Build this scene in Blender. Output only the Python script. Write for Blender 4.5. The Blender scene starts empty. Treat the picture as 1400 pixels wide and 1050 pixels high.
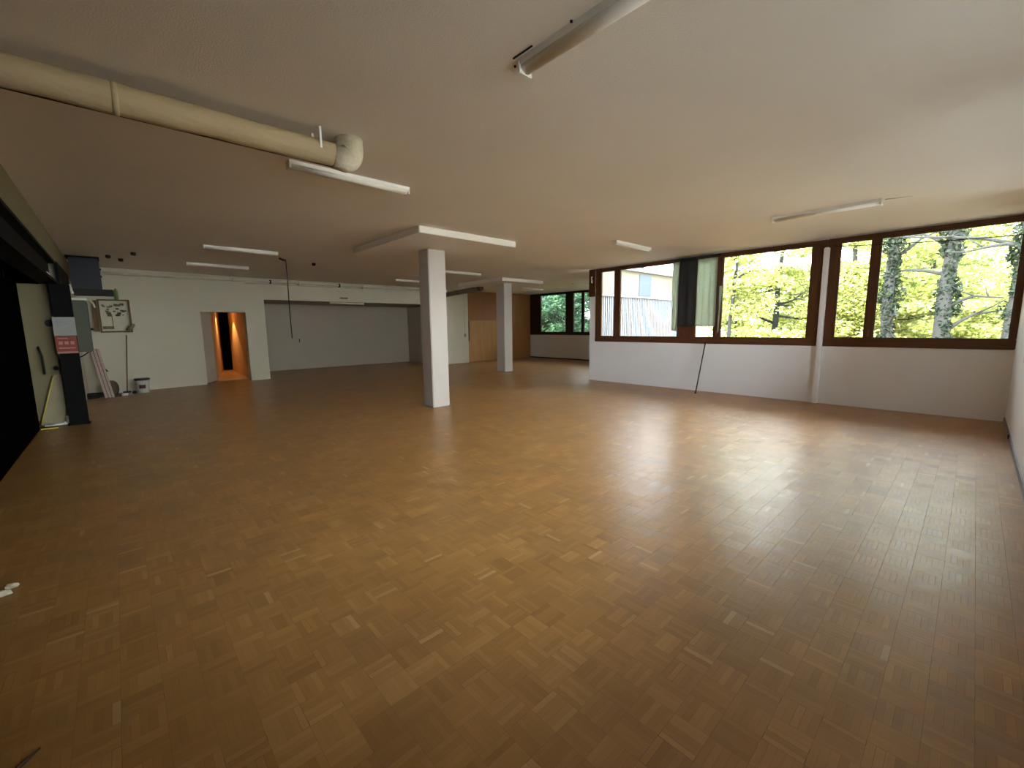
import bpy, bmesh, math, random
from mathutils import Vector, Matrix
import numpy as np
random.seed(7)
SC = bpy.context.scene
COL = SC.collection
PI = math.pi

# ------------------------------------------------------------------ camera
F_PX, YAW, PITCH, ROLL, EYE = 581.98, 0.745533, 0.134418, -0.0120462, 1.5
fw = Vector((math.sin(YAW)*math.cos(PITCH), math.cos(YAW)*math.cos(PITCH), -math.sin(PITCH)))
rt0 = Vector((math.cos(YAW), -math.sin(YAW), 0)); up0 = rt0.cross(fw)
rt = rt0*math.cos(ROLL) + up0*math.sin(ROLL)
up = -rt0*math.sin(ROLL) + up0*math.cos(ROLL)
cd = bpy.data.cameras.new('camera'); cam = bpy.data.objects.new('camera', cd); COL.objects.link(cam)
M = Matrix((rt, up, -fw)).transposed().to_4x4(); M.translation = Vector((0, 0, EYE))
cam.matrix_world = M
cd.sensor_fit = 'HORIZONTAL'; cd.sensor_width = 36.0; cd.lens = 36.0*F_PX/1400.0
cd.clip_start = 0.05; cd.clip_end = 300
SC.camera = cam

# ------------------------------------------------------------------ light
SKY, SUN, EXPOSURE = 3.8, 5.0, 2.55
w = bpy.data.worlds.new('world'); SC.world = w; w.use_nodes = True
wn = w.node_tree.nodes; wl = w.node_tree.links
bg = wn['Background']; bg.inputs[1].default_value = SKY
tc = wn.new('ShaderNodeTexCoord'); sp = wn.new('ShaderNodeSeparateXYZ'); cr = wn.new('ShaderNodeValToRGB')
wl.new(tc.outputs['Generated'], sp.inputs[0]); wl.new(sp.outputs[2], cr.inputs[0]); wl.new(cr.outputs[0], bg.inputs[0])
cr.color_ramp.elements[0].position = 0.0; cr.color_ramp.elements[0].color = (0.93, 0.96, 1.0, 1)
cr.color_ramp.elements[1].position = 1.0; cr.color_ramp.elements[1].color = (0.72, 0.85, 1.0, 1)
sd = bpy.data.lights.new('sun', 'SUN'); sun = bpy.data.objects.new('sun', sd); COL.objects.link(sun)
sd.energy = SUN; sd.angle = math.radians(1.5); sd.color = (1.0, 0.95, 0.86)
sun.rotation_euler = Vector((0.85, -0.06, -0.55)).to_track_quat('-Z', 'Y').to_euler()
def portal(name, loc, sx, sy, direction):
    d = bpy.data.lights.new(name, 'AREA'); d.shape = 'RECTANGLE'; d.size = sx; d.size_y = sy
    d.cycles.is_portal = True
    o = bpy.data.objects.new(name, d); COL.objects.link(o); o.location = loc
    o.rotation_euler = direction
    return o
portal('window_portal', (9.85, 3.3, 2.05), 2.0, 7.6, (0, PI/2, 0))
portal('fill_window_portal', (4.5, -0.66, 1.95), 7.6, 2.0, (-PI/2, 0, 0))  # serves the added windows behind the camera
portal('far_window_portal', (15.05, 11.0, 2.05), 2.0, 7.4, (0, PI/2, 0))
SC.view_settings.view_transform = 'Standard'; SC.view_settings.look = 'None'
SC.view_settings.exposure = EXPOSURE; SC.view_settings.gamma = 1.0; SC.view_settings.use_curve_mapping = False
SC.cycles.max_bounces = 14; SC.cycles.diffuse_bounces = 8; SC.cycles.glossy_bounces = 4
SC.cycles.transparent_max_bounces = 24

# ------------------------------------------------------------------ materials
def lin(c):
    return tuple((x/12.92 if x <= 0.04045 else ((x+0.055)/1.055)**2.4) for x in c) + (1,)
def mat(name, rgb, rough=0.6, metal=0.0, noise=0.0, nscale=6.0, bump=0.0, bscale=60.0, spec=0.5, stretch=(1,1,1), second=None, coat=0.0):
    """rgb is linear albedo; noise mixes toward `second` (or a darker tone) in procedural blotches"""
    m = bpy.data.materials.new(name); m.use_nodes = True
    n = m.node_tree.nodes; l = m.node_tree.links; b = n['Principled BSDF']
    b.inputs['Base Color'].default_value = (*rgb, 1); b.inputs['Roughness'].default_value = rough
    b.inputs['Metallic'].default_value = metal; b.inputs['Specular IOR Level'].default_value = spec
    b.inputs['Coat Weight'].default_value = coat
    t = n.new('ShaderNodeTexCoord'); mp = n.new('ShaderNodeMapping'); mp.inputs['Scale'].default_value = stretch
    l.new(t.outputs['Object'], mp.inputs[0])
    if noise > 0:
        s = second or tuple(x*0.6 for x in rgb)
        nz = n.new('ShaderNodeTexNoise'); nz.inputs['Scale'].default_value = nscale; nz.inputs['Detail'].default_value = 5
        l.new(mp.outputs[0], nz.inputs['Vector'])
        r = n.new('ShaderNodeValToRGB'); r.color_ramp.elements[0].position = 0.35; r.color_ramp.elements[1].position = 0.7
        l.new(nz.outputs[0], r.inputs[0])
        mu = n.new('ShaderNodeMath'); mu.operation = 'MULTIPLY'; mu.inputs[1].default_value = noise
        l.new(r.outputs[0], mu.inputs[0])
        mx = n.new('ShaderNodeMixRGB'); mx.inputs[1].default_value = (*rgb, 1); mx.inputs[2].default_value = (*s, 1)
        l.new(mu.outputs[0], mx.inputs[0]); l.new(mx.outputs[0], b.inputs['Base Color'])
    if bump > 0:
        nb = n.new('ShaderNodeTexNoise'); nb.inputs['Scale'].default_value = bscale; nb.inputs['Detail'].default_value = 3
        l.new(mp.outputs[0], nb.inputs['Vector'])
        bp = n.new('ShaderNodeBump'); bp.inputs['Strength'].default_value = bump; bp.inputs['Distance'].default_value = 0.01
        l.new(nb.outputs[0], bp.inputs['Height']); l.new(bp.outputs[0], b.inputs['Normal'])
    return m

def wood(name, a, b2, axis='Y', rough=0.45, scale=3.0, spec=0.4):
    st = {'X': (0.6, 9, 9), 'Y': (9, 0.6, 9), 'Z': (9, 9, 0.6)}[axis]
    return mat(name, a, rough, noise=1.0, nscale=scale, second=b2, stretch=st, bump=0.15, bscale=12, spec=spec)

def brick_wall(name, rgb, rough=0.85):
    """painted block masonry: faint mortar relief"""
    m = mat(name, rgb, rough, noise=0.35, nscale=1.3, second=tuple(x*0.86 for x in rgb), spec=0.25)
    n = m.node_tree.nodes; l = m.node_tree.links; b = n['Principled BSDF']
    t = n.new('ShaderNodeTexCoord'); s = n.new('ShaderNodeSeparateXYZ'); c = n.new('ShaderNodeCombineXYZ'); ad = n.new('ShaderNodeMath')
    l.new(t.outputs['Object'], s.inputs[0]); l.new(s.outputs[0], ad.inputs[0]); l.new(s.outputs[1], ad.inputs[1])
    l.new(ad.outputs[0], c.inputs[0]); l.new(s.outputs[2], c.inputs[1])
    br = n.new('ShaderNodeTexBrick'); br.inputs['Scale'].default_value = 1.0
    br.inputs['Brick Width'].default_value = 0.42; br.inputs['Row Height'].default_value = 0.21; br.inputs['Mortar Size'].default_value = 0.008
    br.inputs['Color1'].default_value = (1,1,1,1); br.inputs['Color2'].default_value = (0.9,0.9,0.9,1); br.inputs['Mortar'].default_value = (0,0,0,1)
    l.new(c.outputs[0], br.inputs['Vector'])
    bp = n.new('ShaderNodeBump'); bp.inputs['Strength'].default_value = 0.25; bp.inputs['Distance'].default_value = 0.006
    l.new(br.outputs['Color'], bp.inputs['Height']); l.new(bp.outputs[0], b.inputs['Normal'])
    return m

def plaster(name, rgb):
    return mat(name, rgb, 0.9, noise=0.4, nscale=0.8, second=tuple(x*0.9 for x in rgb), bump=0.25, bscale=90, spec=0.2)

def floor_material():
    m = bpy.data.materials.new('mosaic_parquet'); m.use_nodes = True
    n = m.node_tree.nodes; l = m.node_tree.links; b = n['Principled BSDF']
    def mth(op, a, c=None, clamp=False):
        k = n.new('ShaderNodeMath'); k.operation = op; k.use_clamp = clamp
        for i, v in enumerate((a, c)):
            if v is None: continue
            if isinstance(v, (int, float)): k.inputs[i].default_value = v
            else: l.new(v, k.inputs[i])
        return k.outputs[0]
    def noise(vec, scale, detail=3.0):
        k = n.new('ShaderNodeTexNoise'); k.inputs['Scale'].default_value = scale; k.inputs['Detail'].default_value = detail
        l.new(vec, k.inputs['Vector']); return k.outputs[0]
    def comb(x, y, z=0.0):
        k = n.new('ShaderNodeCombineXYZ')
        for i, v in enumerate((x, y, z)):
            if isinstance(v, (int, float)): k.inputs[i].default_value = v
            else: l.new(v, k.inputs[i])
        return k.outputs[0]
    def white(vec):
        k = n.new('ShaderNodeTexWhiteNoise'); k.noise_dimensions = '3D'; l.new(vec, k.inputs['Vector']); return k.outputs['Value'], k.outputs['Color']
    def mixv(f, a, c):   # scalar mix
        return mth('ADD', mth('MULTIPLY', a, mth('SUBTRACT', 1.0, f)), mth('MULTIPLY', c, f))
    def mixc(f, a, c, mode='MIX'):
        k = n.new('ShaderNodeMixRGB'); k.blend_type = mode
        for i, v in enumerate((f, a, c)):
            if isinstance(v, (int, float)): k.inputs[i].default_value = v
            elif isinstance(v, tuple): k.inputs[i].default_value = (*v, 1)
            else: l.new(v, k.inputs[i])
        return k.outputs[0]
    def ramp(v, stops):
        k = n.new('ShaderNodeValToRGB'); e = k.color_ramp.elements
        while len(e) < len(stops): e.new(0.5)
        for i, (p, c) in enumerate(stops):
            e[i].position = p; e[i].color = (*c, 1)
        l.new(v, k.inputs[0]); return k.outputs[0]
    T, N = 0.132, 5
    t = n.new('ShaderNodeTexCoord'); s = n.new('ShaderNodeSeparateXYZ'); l.new(t.outputs['Object'], s.inputs[0])
    u = mth('DIVIDE', s.outputs[0], T); v = mth('DIVIDE', s.outputs[1], T)
    iu = mth('FLOOR', u); iv = mth('FLOOR', v); fu = mth('SUBTRACT', u, iu); fv = mth('SUBTRACT', v, iv)
    par = mth('ABSOLUTE', mth('MODULO', mth('ADD', iu, iv), 2.0))
    a = mixv(par, fu, fv)        # across the strips
    c = mixv(par, fv, fu)        # along
    sa = mth('MULTIPLY', a, float(N)); si = mth('FLOOR', sa); sf = mth('SUBTRACT', sa, si)
    tile_id = comb(iu, iv, 0.0); strip_id = comb(iu, iv, mth('ADD', si, 3.0))
    tv, tcn = white(tile_id); sv, scn = white(strip_id)
    # gaps between strips
    ds = mth('MINIMUM', sf, mth('SUBTRACT', 1.0, sf)); dc = mth('MINIMUM', c, mth('SUBTRACT', 1.0, c)); da = mth('MINIMUM', a, mth('SUBTRACT', 1.0, a))
    g1 = mth('LESS_THAN', ds, 0.022); g2 = mth('LESS_THAN', dc, 0.009)
    gap = mth('MAXIMUM', g1, g2)
    big = noise(s.outputs[0].node.inputs[0].links[0].from_socket, 0.9, 3)   # wear zones
    open_gap = mth('MULTIPLY', gap, mth('GREATER_THAN', sv, 0.965))
    # colours
    base = ramp(mth('ADD', mth('MULTIPLY', sv, 0.55), mth('MULTIPLY', tv, 0.45)),
                [(0.0, (0.28, 0.130, 0.034)), (0.35, (0.35, 0.170, 0.046)), (0.7, (0.41, 0.205, 0.060)), (0.93, (0.47, 0.25, 0.080))])
    pale = mth('GREATER_THAN', white(comb(iu, iv, mth('ADD', si, 40.0)))[0], 0.988)
    base = mixc(mth('MULTIPLY', pale, 0.5), base, (0.58, 0.39, 0.19))
    # grain along strip
    gx = comb(mth('MULTIPLY', mixv(par, s.outputs[0], s.outputs[1]), 260.0), mth('MULTIPLY', mixv(par, s.outputs[1], s.outputs[0]), 18.0), mth('MULTIPLY', sv, 50.0))
    gr = noise(gx, 1.0, 3)
    base = mixc(mth('MULTIPLY', gr, 0.22), base, (0.12, 0.06, 0.025))
    blot = noise(t.outputs['Object'], 1.7, 5)
    base = mixc(mth('MULTIPLY', mth('SUBTRACT', blot, 0.42, True), 1.0, True), base, (0.17, 0.10, 0.045))
    base = mixc(mth('MULTIPLY', gap, 0.42), base, (0.10, 0.055, 0.025))
    base = mixc(open_gap, base, (0.01, 0.007, 0.004))
    # tiny dark specks
    vo = n.new('ShaderNodeTexVoronoi'); vo.inputs['Scale'].default_value = 2.2; l.new(t.outputs['Object'], vo.inputs['Vector'])
    speck = mth('LESS_THAN', vo.outputs['Distance'], 0.012)
    base = mixc(speck, base, (0.01, 0.008, 0.006))
    l.new(base, b.inputs['Base Color'])
    # lacquer: satin, strip to strip variation
    rg = mth('ADD', mth('ADD', 0.285, mth('MULTIPLY', sv, 0.05)), mth('MULTIPLY', noise(t.outputs['Object'], 3.0, 4), 0.07))
    l.new(rg, b.inputs['Roughness']); b.inputs['Specular IOR Level'].default_value = 0.42
    b.inputs['Coat Weight'].default_value = 0.0
    # height: every strip slightly tilted + wavy
    h1 = mth('MULTIPLY', mth('MULTIPLY', mth('SUBTRACT', sv, 0.5), sf), 0.0007)
    h2 = mth('MULTIPLY', mth('MULTIPLY', mth('SUBTRACT', tv, 0.5), c), 0.0065)
    h3 = mth('MULTIPLY', gap, -0.0002)
    h4 = mth('MULTIPLY', noise(t.outputs['Object'], 9.0, 2), 0.0012)
    hh = mth('ADD', mth('ADD', h1, h2), mth('ADD', h3, h4))
    bp = n.new('ShaderNodeBump'); bp.inputs['Strength'].default_value = 1.0; bp.inputs['Distance'].default_value = 1.0
    l.new(hh, bp.inputs['Height']); l.new(bp.outputs[0], b.inputs['Normal'])
    return m

def glass_material():
    m = bpy.data.materials.new('window_glass'); m.use_nodes = True
    n = m.node_tree.nodes; l = m.node_tree.links; n.remove(n['Principled BSDF'])
    o = n['Material Output']; tr = n.new('ShaderNodeBsdfTransparent'); gl = n.new('ShaderNodeBsdfGlossy'); mx = n.new('ShaderNodeMixShader'); fr = n.new('ShaderNodeFresnel')
    fr.inputs[0].default_value = 1.45; gl.inputs['Roughness'].default_value = 0.02; tr.inputs[0].default_value = (0.95, 0.97, 0.96, 1)
    l.new(fr.outputs[0], mx.inputs[0]); l.new(tr.outputs[0], mx.inputs[1]); l.new(gl.outputs[0], mx.inputs[2]); l.new(mx.outputs[0], o.inputs[0])
    return m

def leaf_material(name, cols, trans=0.45):
    m = bpy.data.materials.new(name); m.use_nodes = True
    n = m.node_tree.nodes; l = m.node_tree.links; b = n['Principled BSDF']; o = n['Material Output']
    g = n.new('ShaderNodeNewGeometry'); r = n.new('ShaderNodeValToRGB'); e = r.color_ramp.elements
    while len(e) < len(cols): e.new(0.5)
    for i, c in enumerate(cols):
        e[i].position = i/(len(cols)-1); e[i].color = (*c, 1)
    l.new(g.outputs['Random Per Island'], r.inputs[0]); l.new(r.outputs[0], b.inputs['Base Color'])
    b.inputs['Roughness'].default_value = 0.6; b.inputs['Specular IOR Level'].default_value = 0.25
    tr = n.new('ShaderNodeBsdfTranslucent'); l.new(r.outputs[0], tr.inputs[0])
    mx = n.new('ShaderNodeMixShader'); mx.inputs[0].default_value = trans
    l.new(b.outputs[0], mx.inputs[1]); l.new(tr.outputs[0], mx.inputs[2]); l.new(mx.outputs[0], o.inputs[0])
    return m

def cloth_material(name, rgb, trans=0.4):
    m = bpy.data.materials.new(name); m.use_nodes = True
    n = m.node_tree.nodes; l = m.node_tree.links; b = n['Principled BSDF']; o = n['Material Output']
    t = n.new('ShaderNodeTexCoord'); wv = n.new('ShaderNodeTexNoise'); wv.inputs['Scale'].default_value = 30; l.new(t.outputs['Object'], wv.inputs['Vector'])
    r = n.new('ShaderNodeValToRGB'); r.color_ramp.elements[0].color = (*[x*0.8 for x in rgb], 1); r.color_ramp.elements[1].color = (*rgb, 1)
    l.new(wv.outputs[0], r.inputs[0]); l.new(r.outputs[0], b.inputs['Base Color']); b.inputs['Roughness'].default_value = 0.95
    tr = n.new('ShaderNodeBsdfTranslucent'); l.new(r.outputs[0], tr.inputs[0])
    mx = n.new('ShaderNodeMixShader'); mx.inputs[0].default_value = trans
    l.new(b.outputs[0], mx.inputs[1]); l.new(tr.outputs[0], mx.inputs[2]); l.new(mx.outputs[0], o.inputs[0])
    return m

CEILP = plaster('ceiling_paint', (0.80, 0.76, 0.68))
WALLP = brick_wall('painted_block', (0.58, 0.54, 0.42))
WALLW = plaster('white_wall_paint', (0.87, 0.88, 0.91))
COLP = plaster('pillar_paint', (0.49, 0.45, 0.40))
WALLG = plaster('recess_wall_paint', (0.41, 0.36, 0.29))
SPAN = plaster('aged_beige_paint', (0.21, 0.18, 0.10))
FLOOR = floor_material()
FRAME = wood('stained_window_wood', (0.12, 0.046, 0.018), (0.070, 0.026, 0.012), 'Y', 0.42)
FRAMEZ = wood('stained_window_wood_upright', (0.12, 0.046, 0.018), (0.070, 0.026, 0.012), 'Z', 0.42)
FARW = wood('dark_far_window_wood', (0.028, 0.012, 0.008), (0.018, 0.009, 0.007), 'Z', 0.5)
GLASS = glass_material()
PANEL = wood('light_brown_board', (0.44, 0.23, 0.075), (0.38, 0.19, 0.06), 'Z', 0.55, 1.2)
PANELD = wood('darker_brown_board', (0.30, 0.12, 0.035), (0.25, 0.105, 0.03), 'Z', 0.55, 1.2)
WARMW = wood('passage_pine_board', (0.60, 0.40, 0.20), (0.50, 0.32, 0.15), 'Z', 0.6, 1.5)
BLACK = mat('black_steel', (0.004, 0.004, 0.004), 0.8, noise=0.4, nscale=5, spec=0.15)
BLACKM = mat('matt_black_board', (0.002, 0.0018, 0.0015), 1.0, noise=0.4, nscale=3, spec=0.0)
NAVY = mat('navy_sheet_metal', (0.006, 0.008, 0.016), 0.55, noise=0.3, nscale=4)
GREENM = mat('grey_green_enamel', (0.055, 0.062, 0.036), 0.55, noise=0.4, nscale=3)
WHITEM = mat('white_enamel', (0.82, 0.80, 0.72), 0.4, noise=0.25, nscale=4)
DIFF = mat('opal_plastic', (0.84, 0.82, 0.74), 0.3, noise=0.1, nscale=6)
PIPEW = mat('painted_pipe', (0.62, 0.58, 0.46), 0.5, noise=0.4, nscale=5)
DARK = mat('dark_rubber', (0.012, 0.010, 0.009), 0.7, noise=0.3)
RUSTR = mat('dark_red_brown', (0.07, 0.022, 0.014), 0.6, noise=0.5, nscale=12)
PAPER = mat('paper', (0.30, 0.30, 0.28), 0.8, noise=0.2, nscale=9)
REDP = mat('red_print', (0.24, 0.045, 0.028), 0.7, noise=0.3, nscale=15)
PINKP = mat('pale_pink_print', (0.38, 0.19, 0.15), 0.7, noise=0.2, nscale=15)
BROWNW = wood('brown_frame_wood', (0.16, 0.085, 0.035), (0.10, 0.05, 0.02), 'Z', 0.6)
DUCT = mat('stained_duct_wrap', (0.46, 0.35, 0.19), 0.75, noise=0.9, nscale=2.3, second=(0.36, 0.28, 0.17), bump=0.5, bscale=22, stretch=(0.6, 1.6, 1.6))
PLAST = mat('cracked_plaster', (0.66, 0.60, 0.44), 0.85, noise=0.9, nscale=6, second=(0.40, 0.34, 0.22), bump=0.9, bscale=26)
OLIVE = mat('olive_duct_wrap', (0.13, 0.11, 0.06), 0.7, noise=0.5, nscale=5)
YEL = mat('yellow_edge_paint', (0.55, 0.42, 0.06), 0.6, noise=0.3)
GREENB = mat('green_bottle_plastic', (0.16, 0.24, 0.07), 0.4)
SCREENP = mat('cream_board', (0.60, 0.56, 0.42), 0.8, noise=0.3, nscale=7)
SMUDGE = mat('brown_stains', (0.20, 0.16, 0.10), 0.8, noise=0.9, nscale=14, second=(0.08, 0.06, 0.04))
GREYB = mat('grey_skirting', (0.22, 0.22, 0.23), 0.6, noise=0.2)
CURT_D = cloth_material('charcoal_cloth', (0.035, 0.034, 0.038), 0.12)
CURT_S = cloth_material('grey_green_cloth', (0.62, 0.68, 0.58), 0.6)
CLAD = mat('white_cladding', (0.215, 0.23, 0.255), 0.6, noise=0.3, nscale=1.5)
FASC = mat('fascia_render', (0.165, 0.15, 0.115), 0.8, noise=0.3, nscale=1.2)
FASCB = mat('blue_grey_panel', (0.08, 0.10, 0.14), 0.4, noise=0.2)
ROOFM = mat('roof_edge', (0.30, 0.31, 0.33), 0.7)
GRASS = mat('leaf_strewn_ground', (0.24, 0.20, 0.13), 0.95, noise=0.8, nscale=4, second=(0.30, 0.26, 0.15))
BARK = mat('bark', (0.015, 0.017, 0.015), 0.9, noise=0.7, nscale=8, bump=0.8, bscale=18, stretch=(3, 3, 0.6))
LEAF_Y = leaf_material('autumn_leaves', [(0.14, 0.18, 0.055), (0.29, 0.34, 0.09), (0.44, 0.44, 0.14), (0.60, 0.58, 0.30)], 0.5)
LEAF_I = leaf_material('ivy_leaves', [(0.006, 0.013, 0.008), (0.012, 0.022, 0.011), (0.025, 0.035, 0.014)], 0.25)
LEAF_G = leaf_material('evergreen_leaves', [(0.006, 0.025, 0.012), (0.018, 0.065, 0.032), (0.05, 0.13, 0.06), (0.10, 0.16, 0.08)], 0.35)

# ------------------------------------------------------------------ mesh helpers
def box(bm, x0, y0, z0, x1, y1, z1, bevel=0.0):
    tmp = bmesh.new()
    vs = [tmp.verts.new(p) for p in ((x0,y0,z0),(x1,y0,z0),(x1,y1,z0),(x0,y1,z0),(x0,y0,z1),(x1,y0,z1),(x1,y1,z1),(x0,y1,z1))]
    for f in ((0,3,2,1),(4,5,6,7),(0,1,5,4),(1,2,6,5),(2,3,7,6),(3,0,4,7)): tmp.faces.new([vs[i] for i in f])
    if bevel > 0: bmesh.ops.bevel(tmp, geom=tmp.edges[:], offset=bevel, segments=2, affect='EDGES')
    join(bm, tmp)
def join(bm, tmp, mtx=None):
    if mtx is not None: bmesh.ops.transform(tmp, matrix=mtx, verts=tmp.verts)
    mp = {}
    for v in tmp.verts: mp[v] = bm.verts.new(v.co)
    for f in tmp.faces:
        try: nf = bm.faces.new([mp[v] for v in f.verts]); nf.smooth = f.smooth
        except ValueError: pass
    tmp.free()
def prism(bm, pts, z0, z1):
    a = [bm.verts.new((x, y, z0)) for x, y in pts]; b = [bm.verts.new((x, y, z1)) for x, y in pts]
    n = len(pts)
    bm.faces.new(a[::-1]); bm.faces.new(b)
    for i in range(n): bm.faces.new((a[i], a[(i+1) % n], b[(i+1) % n], b[i]))
def tube(bm, pts, rad, seg=12, caps=True):
    """swept round tube along pts; rad a number or list"""
    pts = [Vector(p) for p in pts]; n = len(pts)
    rad = rad if isinstance(rad, (list, tuple)) else [rad]*n
    rings = []; prev = None
    for i, p in enumerate(pts):
        d = (pts[min(i+1, n-1)] - pts[max(i-1, 0)]).normalized()
        if prev is None:
            ref = Vector((0, 0, 1)) if abs(d.z) < 0.9 else Vector((1, 0, 0)); s = d.cross(ref).normalized()
        else: s = (prev - d*prev.dot(d)).normalized()
        prev = s; t = d.cross(s)
        rings.append([bm.verts.new(p + (s*math.cos(2*PI*k/seg) + t*math.sin(2*PI*k/seg))*rad[i]) for k in range(seg)])
    for i in range(n-1):
        for k in range(seg):
            f = bm.faces.new((rings[i][k], rings[i][(k+1) % seg], rings[i+1][(k+1) % seg], rings[i+1][k])); f.smooth = True
    if caps:
        bm.faces.new(rings[0][::-1]); bm.faces.new(rings[-1])
def lathe(bm, prof, cx, cy, seg=28):
    rings = [[bm.verts.new((cx + r*math.cos(2*PI*k/seg), cy + r*math.sin(2*PI*k/seg), z)) for k in range(seg)] for r, z in prof]
    for i in range(len(rings)-1):
        for k in range(seg):
            f = bm.faces.new((rings[i][k], rings[i][(k+1) % seg], rings[i+1][(k+1) % seg], rings[i+1][k])); f.smooth = True
    bm.faces.new(rings[0][::-1]); bm.faces.new(rings[-1])
def obj(name, bm, m, parent=None):
    bmesh.ops.recalc_face_normals(bm, faces=bm.faces[:])
    me = bpy.data.meshes.new(name); bm.to_mesh(me); bm.free()
    me.materials.append(m)
    o = bpy.data.objects.new(name, me); COL.objects.link(o)
    if parent is not None:
        o.parent = parent
        if parent.type == 'EMPTY' or True:
            o.matrix_parent_inverse = parent.matrix_world.inverted()
    return o
def tag(o, label, cat, group=None, kind=None):
    o['label'] = label; o['category'] = cat
    if group: o['group'] = group
    if kind: o['kind'] = kind
    return o
def thing(name, label, cat, loc, group=None):
    o = bpy.data.objects.new(name, None); COL.objects.link(o); o.location = loc; o.empty_display_size = 0.1
    o.matrix_world = Matrix.Translation(Vector(loc))
    return tag(o, label, cat, group)
def B(*boxes, bevel=0.0):
    bm = bmesh.new()
    for b in boxes: box(bm, *b, bevel=bevel)
    return bm
def T(pts, rad, seg=12):
    bm = bmesh.new(); tube(bm, pts, rad, seg); return bm
def struct(name, bm, m, parent=None):
    o = obj(name, bm, m, parent)
    if parent is None: o['kind'] = 'structure'
    return o
def copy_thing(root, loc, label, rotz=None):
    r = root.copy(); COL.objects.link(r); r.location = loc; r['label'] = label
    if rotz is not None: r.rotation_euler = (0, 0, rotz)
    for ch in root.children:
        c = ch.copy(); COL.objects.link(c); c.parent = r; c.matrix_parent_inverse = ch.matrix_parent_inverse.copy()
        for g in ch.children:
            d = g.copy(); COL.objects.link(d); d.parent = c
    return r

# ------------------------------------------------------------------ the shell
XW = 9.6
struct('floor', B((-2.2, -0.6, -0.12, 15.0, 20.0, 0.0)), FLOOR)
struct('ceiling', B((-0.8, -0.62, 3.0, 9.85, 14.9, 3.2), (9.85, 7.22, 3.0, 15.05, 14.95, 3.2)), CEILP)
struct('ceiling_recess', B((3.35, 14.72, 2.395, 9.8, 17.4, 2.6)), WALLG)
# window wall
struct('wall_right', B((XW, -0.42, 0, 9.85, 7.22, 1.07), (XW, -0.42, 2.97, 9.85, 7.22, 3.0), (XW, 7.02, 1.07, 9.85, 7.22, 2.27)), WALLW)
struct('wall_front', B((-0.8, -0.62, 0, 9.85, -0.42, 1.0), (-0.8, -0.62, 2.9, 9.85, -0.42, 3.0), (-0.8, -0.62, 1.0, 0.8, -0.42, 2.9), (3.9, -0.62, 1.0, 4.2, -0.42, 2.9), (7.9, -0.62, 1.0, 9.85, -0.42, 2.9)), WALLW)
struct('baseboard_front', B((-0.8, -0.42, 0, XW, -0.405, 0.07)), GREYB)
# back wall in pieces round the passage doorway and the recess
bm = bmesh.new()
prism(bm, [(-2.2, 13.95), (1.74, 14.38), (1.74, 14.75), (-2.2, 14.75)], 0, 3.0)
prism(bm, [(1.74, 14.38), (2.84, 14.46), (2.84, 14.75), (1.74, 14.75)], 2.0, 3.0)
prism(bm, [(2.84, 14.46), (3.35, 14.5), (3.35, 14.75), (2.84, 14.75)], 0, 3.0)
box(bm, 3.35, 14.5, 2.38, 9.6, 14.72, 3.0)
box(bm, 9.6, 14.5, 0, 10.93, 14.72, 3.0)
struct('wall_back', bm, WALLP)
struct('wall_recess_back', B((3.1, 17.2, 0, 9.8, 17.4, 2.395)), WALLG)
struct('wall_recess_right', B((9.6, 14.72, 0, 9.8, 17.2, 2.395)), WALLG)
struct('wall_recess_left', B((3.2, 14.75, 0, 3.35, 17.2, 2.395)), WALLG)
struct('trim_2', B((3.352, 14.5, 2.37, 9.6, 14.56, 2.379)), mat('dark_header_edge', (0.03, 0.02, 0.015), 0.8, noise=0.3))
# passage behind the doorway
bm = bmesh.new(); prism(bm, [(1.74, 14.75), (1.80, 14.75), (2.12, 15.4), (2.02, 15.45)], 0, 2.25); struct('wall_passage_left', bm, WALLP)
bm = bmesh.new(); prism(bm, [(2.02, 15.45), (2.12, 15.4), (2.87, 19.1), (2.75, 19.1)], 0, 2.25); struct('wall_passage_far_left', bm, WARMW)
bm = bmesh.new(); prism(bm, [(2.92, 14.75), (3.2, 14.75), (3.2, 19.1), (3.10, 18.7)], 0, 2.25); struct('wall_passage_right', bm, WARMW)
struct('wall_passage_end', B((2.6, 19.1, 0, 3.4, 19.25, 2.25)), BLACKM)
struct('ceiling_passage', B((1.7, 14.75, 2.25, 3.3, 19.3, 2.35)), CEILP)
# extension room on the far right
struct('wall_extension_back', B((10.93, 14.7, 0, 15.05, 14.9, 3.0)), PANELD)
struct('wall_far_right', B((14.8, 7.22, 0, 15.05, 14.7, 1.09), (14.8, 7.22, 2.99, 15.05, 14.7, 3.0)), WALLW)
struct('baseboard_far_right', B((14.785, 7.3, 0, 14.8, 14.69, 0.05)), RUSTR)
struct('wall_return', B((9.85, 7.22, 0, 15.05, 7.34, 3.0)), WALLW)
# left side
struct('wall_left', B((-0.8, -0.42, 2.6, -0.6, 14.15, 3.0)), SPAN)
struct('wall_left_far', B((-0.8, 10.1, 0, -0.6, 14.12, 2.6)), WALLP)
t = thing('beam_end', 'black end length of beam on the left wall, between post and navy box', 'beam', (-0.58, 11.2, 2.24))
obj('casing', B((-0.598, 9.96, 2.25, -0.565, 12.25, 2.6)), BLACK, t)
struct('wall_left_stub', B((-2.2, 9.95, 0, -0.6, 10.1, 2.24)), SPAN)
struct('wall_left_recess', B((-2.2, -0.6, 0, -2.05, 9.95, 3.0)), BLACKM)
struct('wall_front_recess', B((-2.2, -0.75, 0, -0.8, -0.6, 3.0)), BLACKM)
struct('ceiling_left_recess', B((-2.2, -0.6, 3.0, -0.8, 14.2, 3.2), (-2.05, 9.9, 2.24, -0.8, 10.1, 3.0)), BLACKM)
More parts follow.
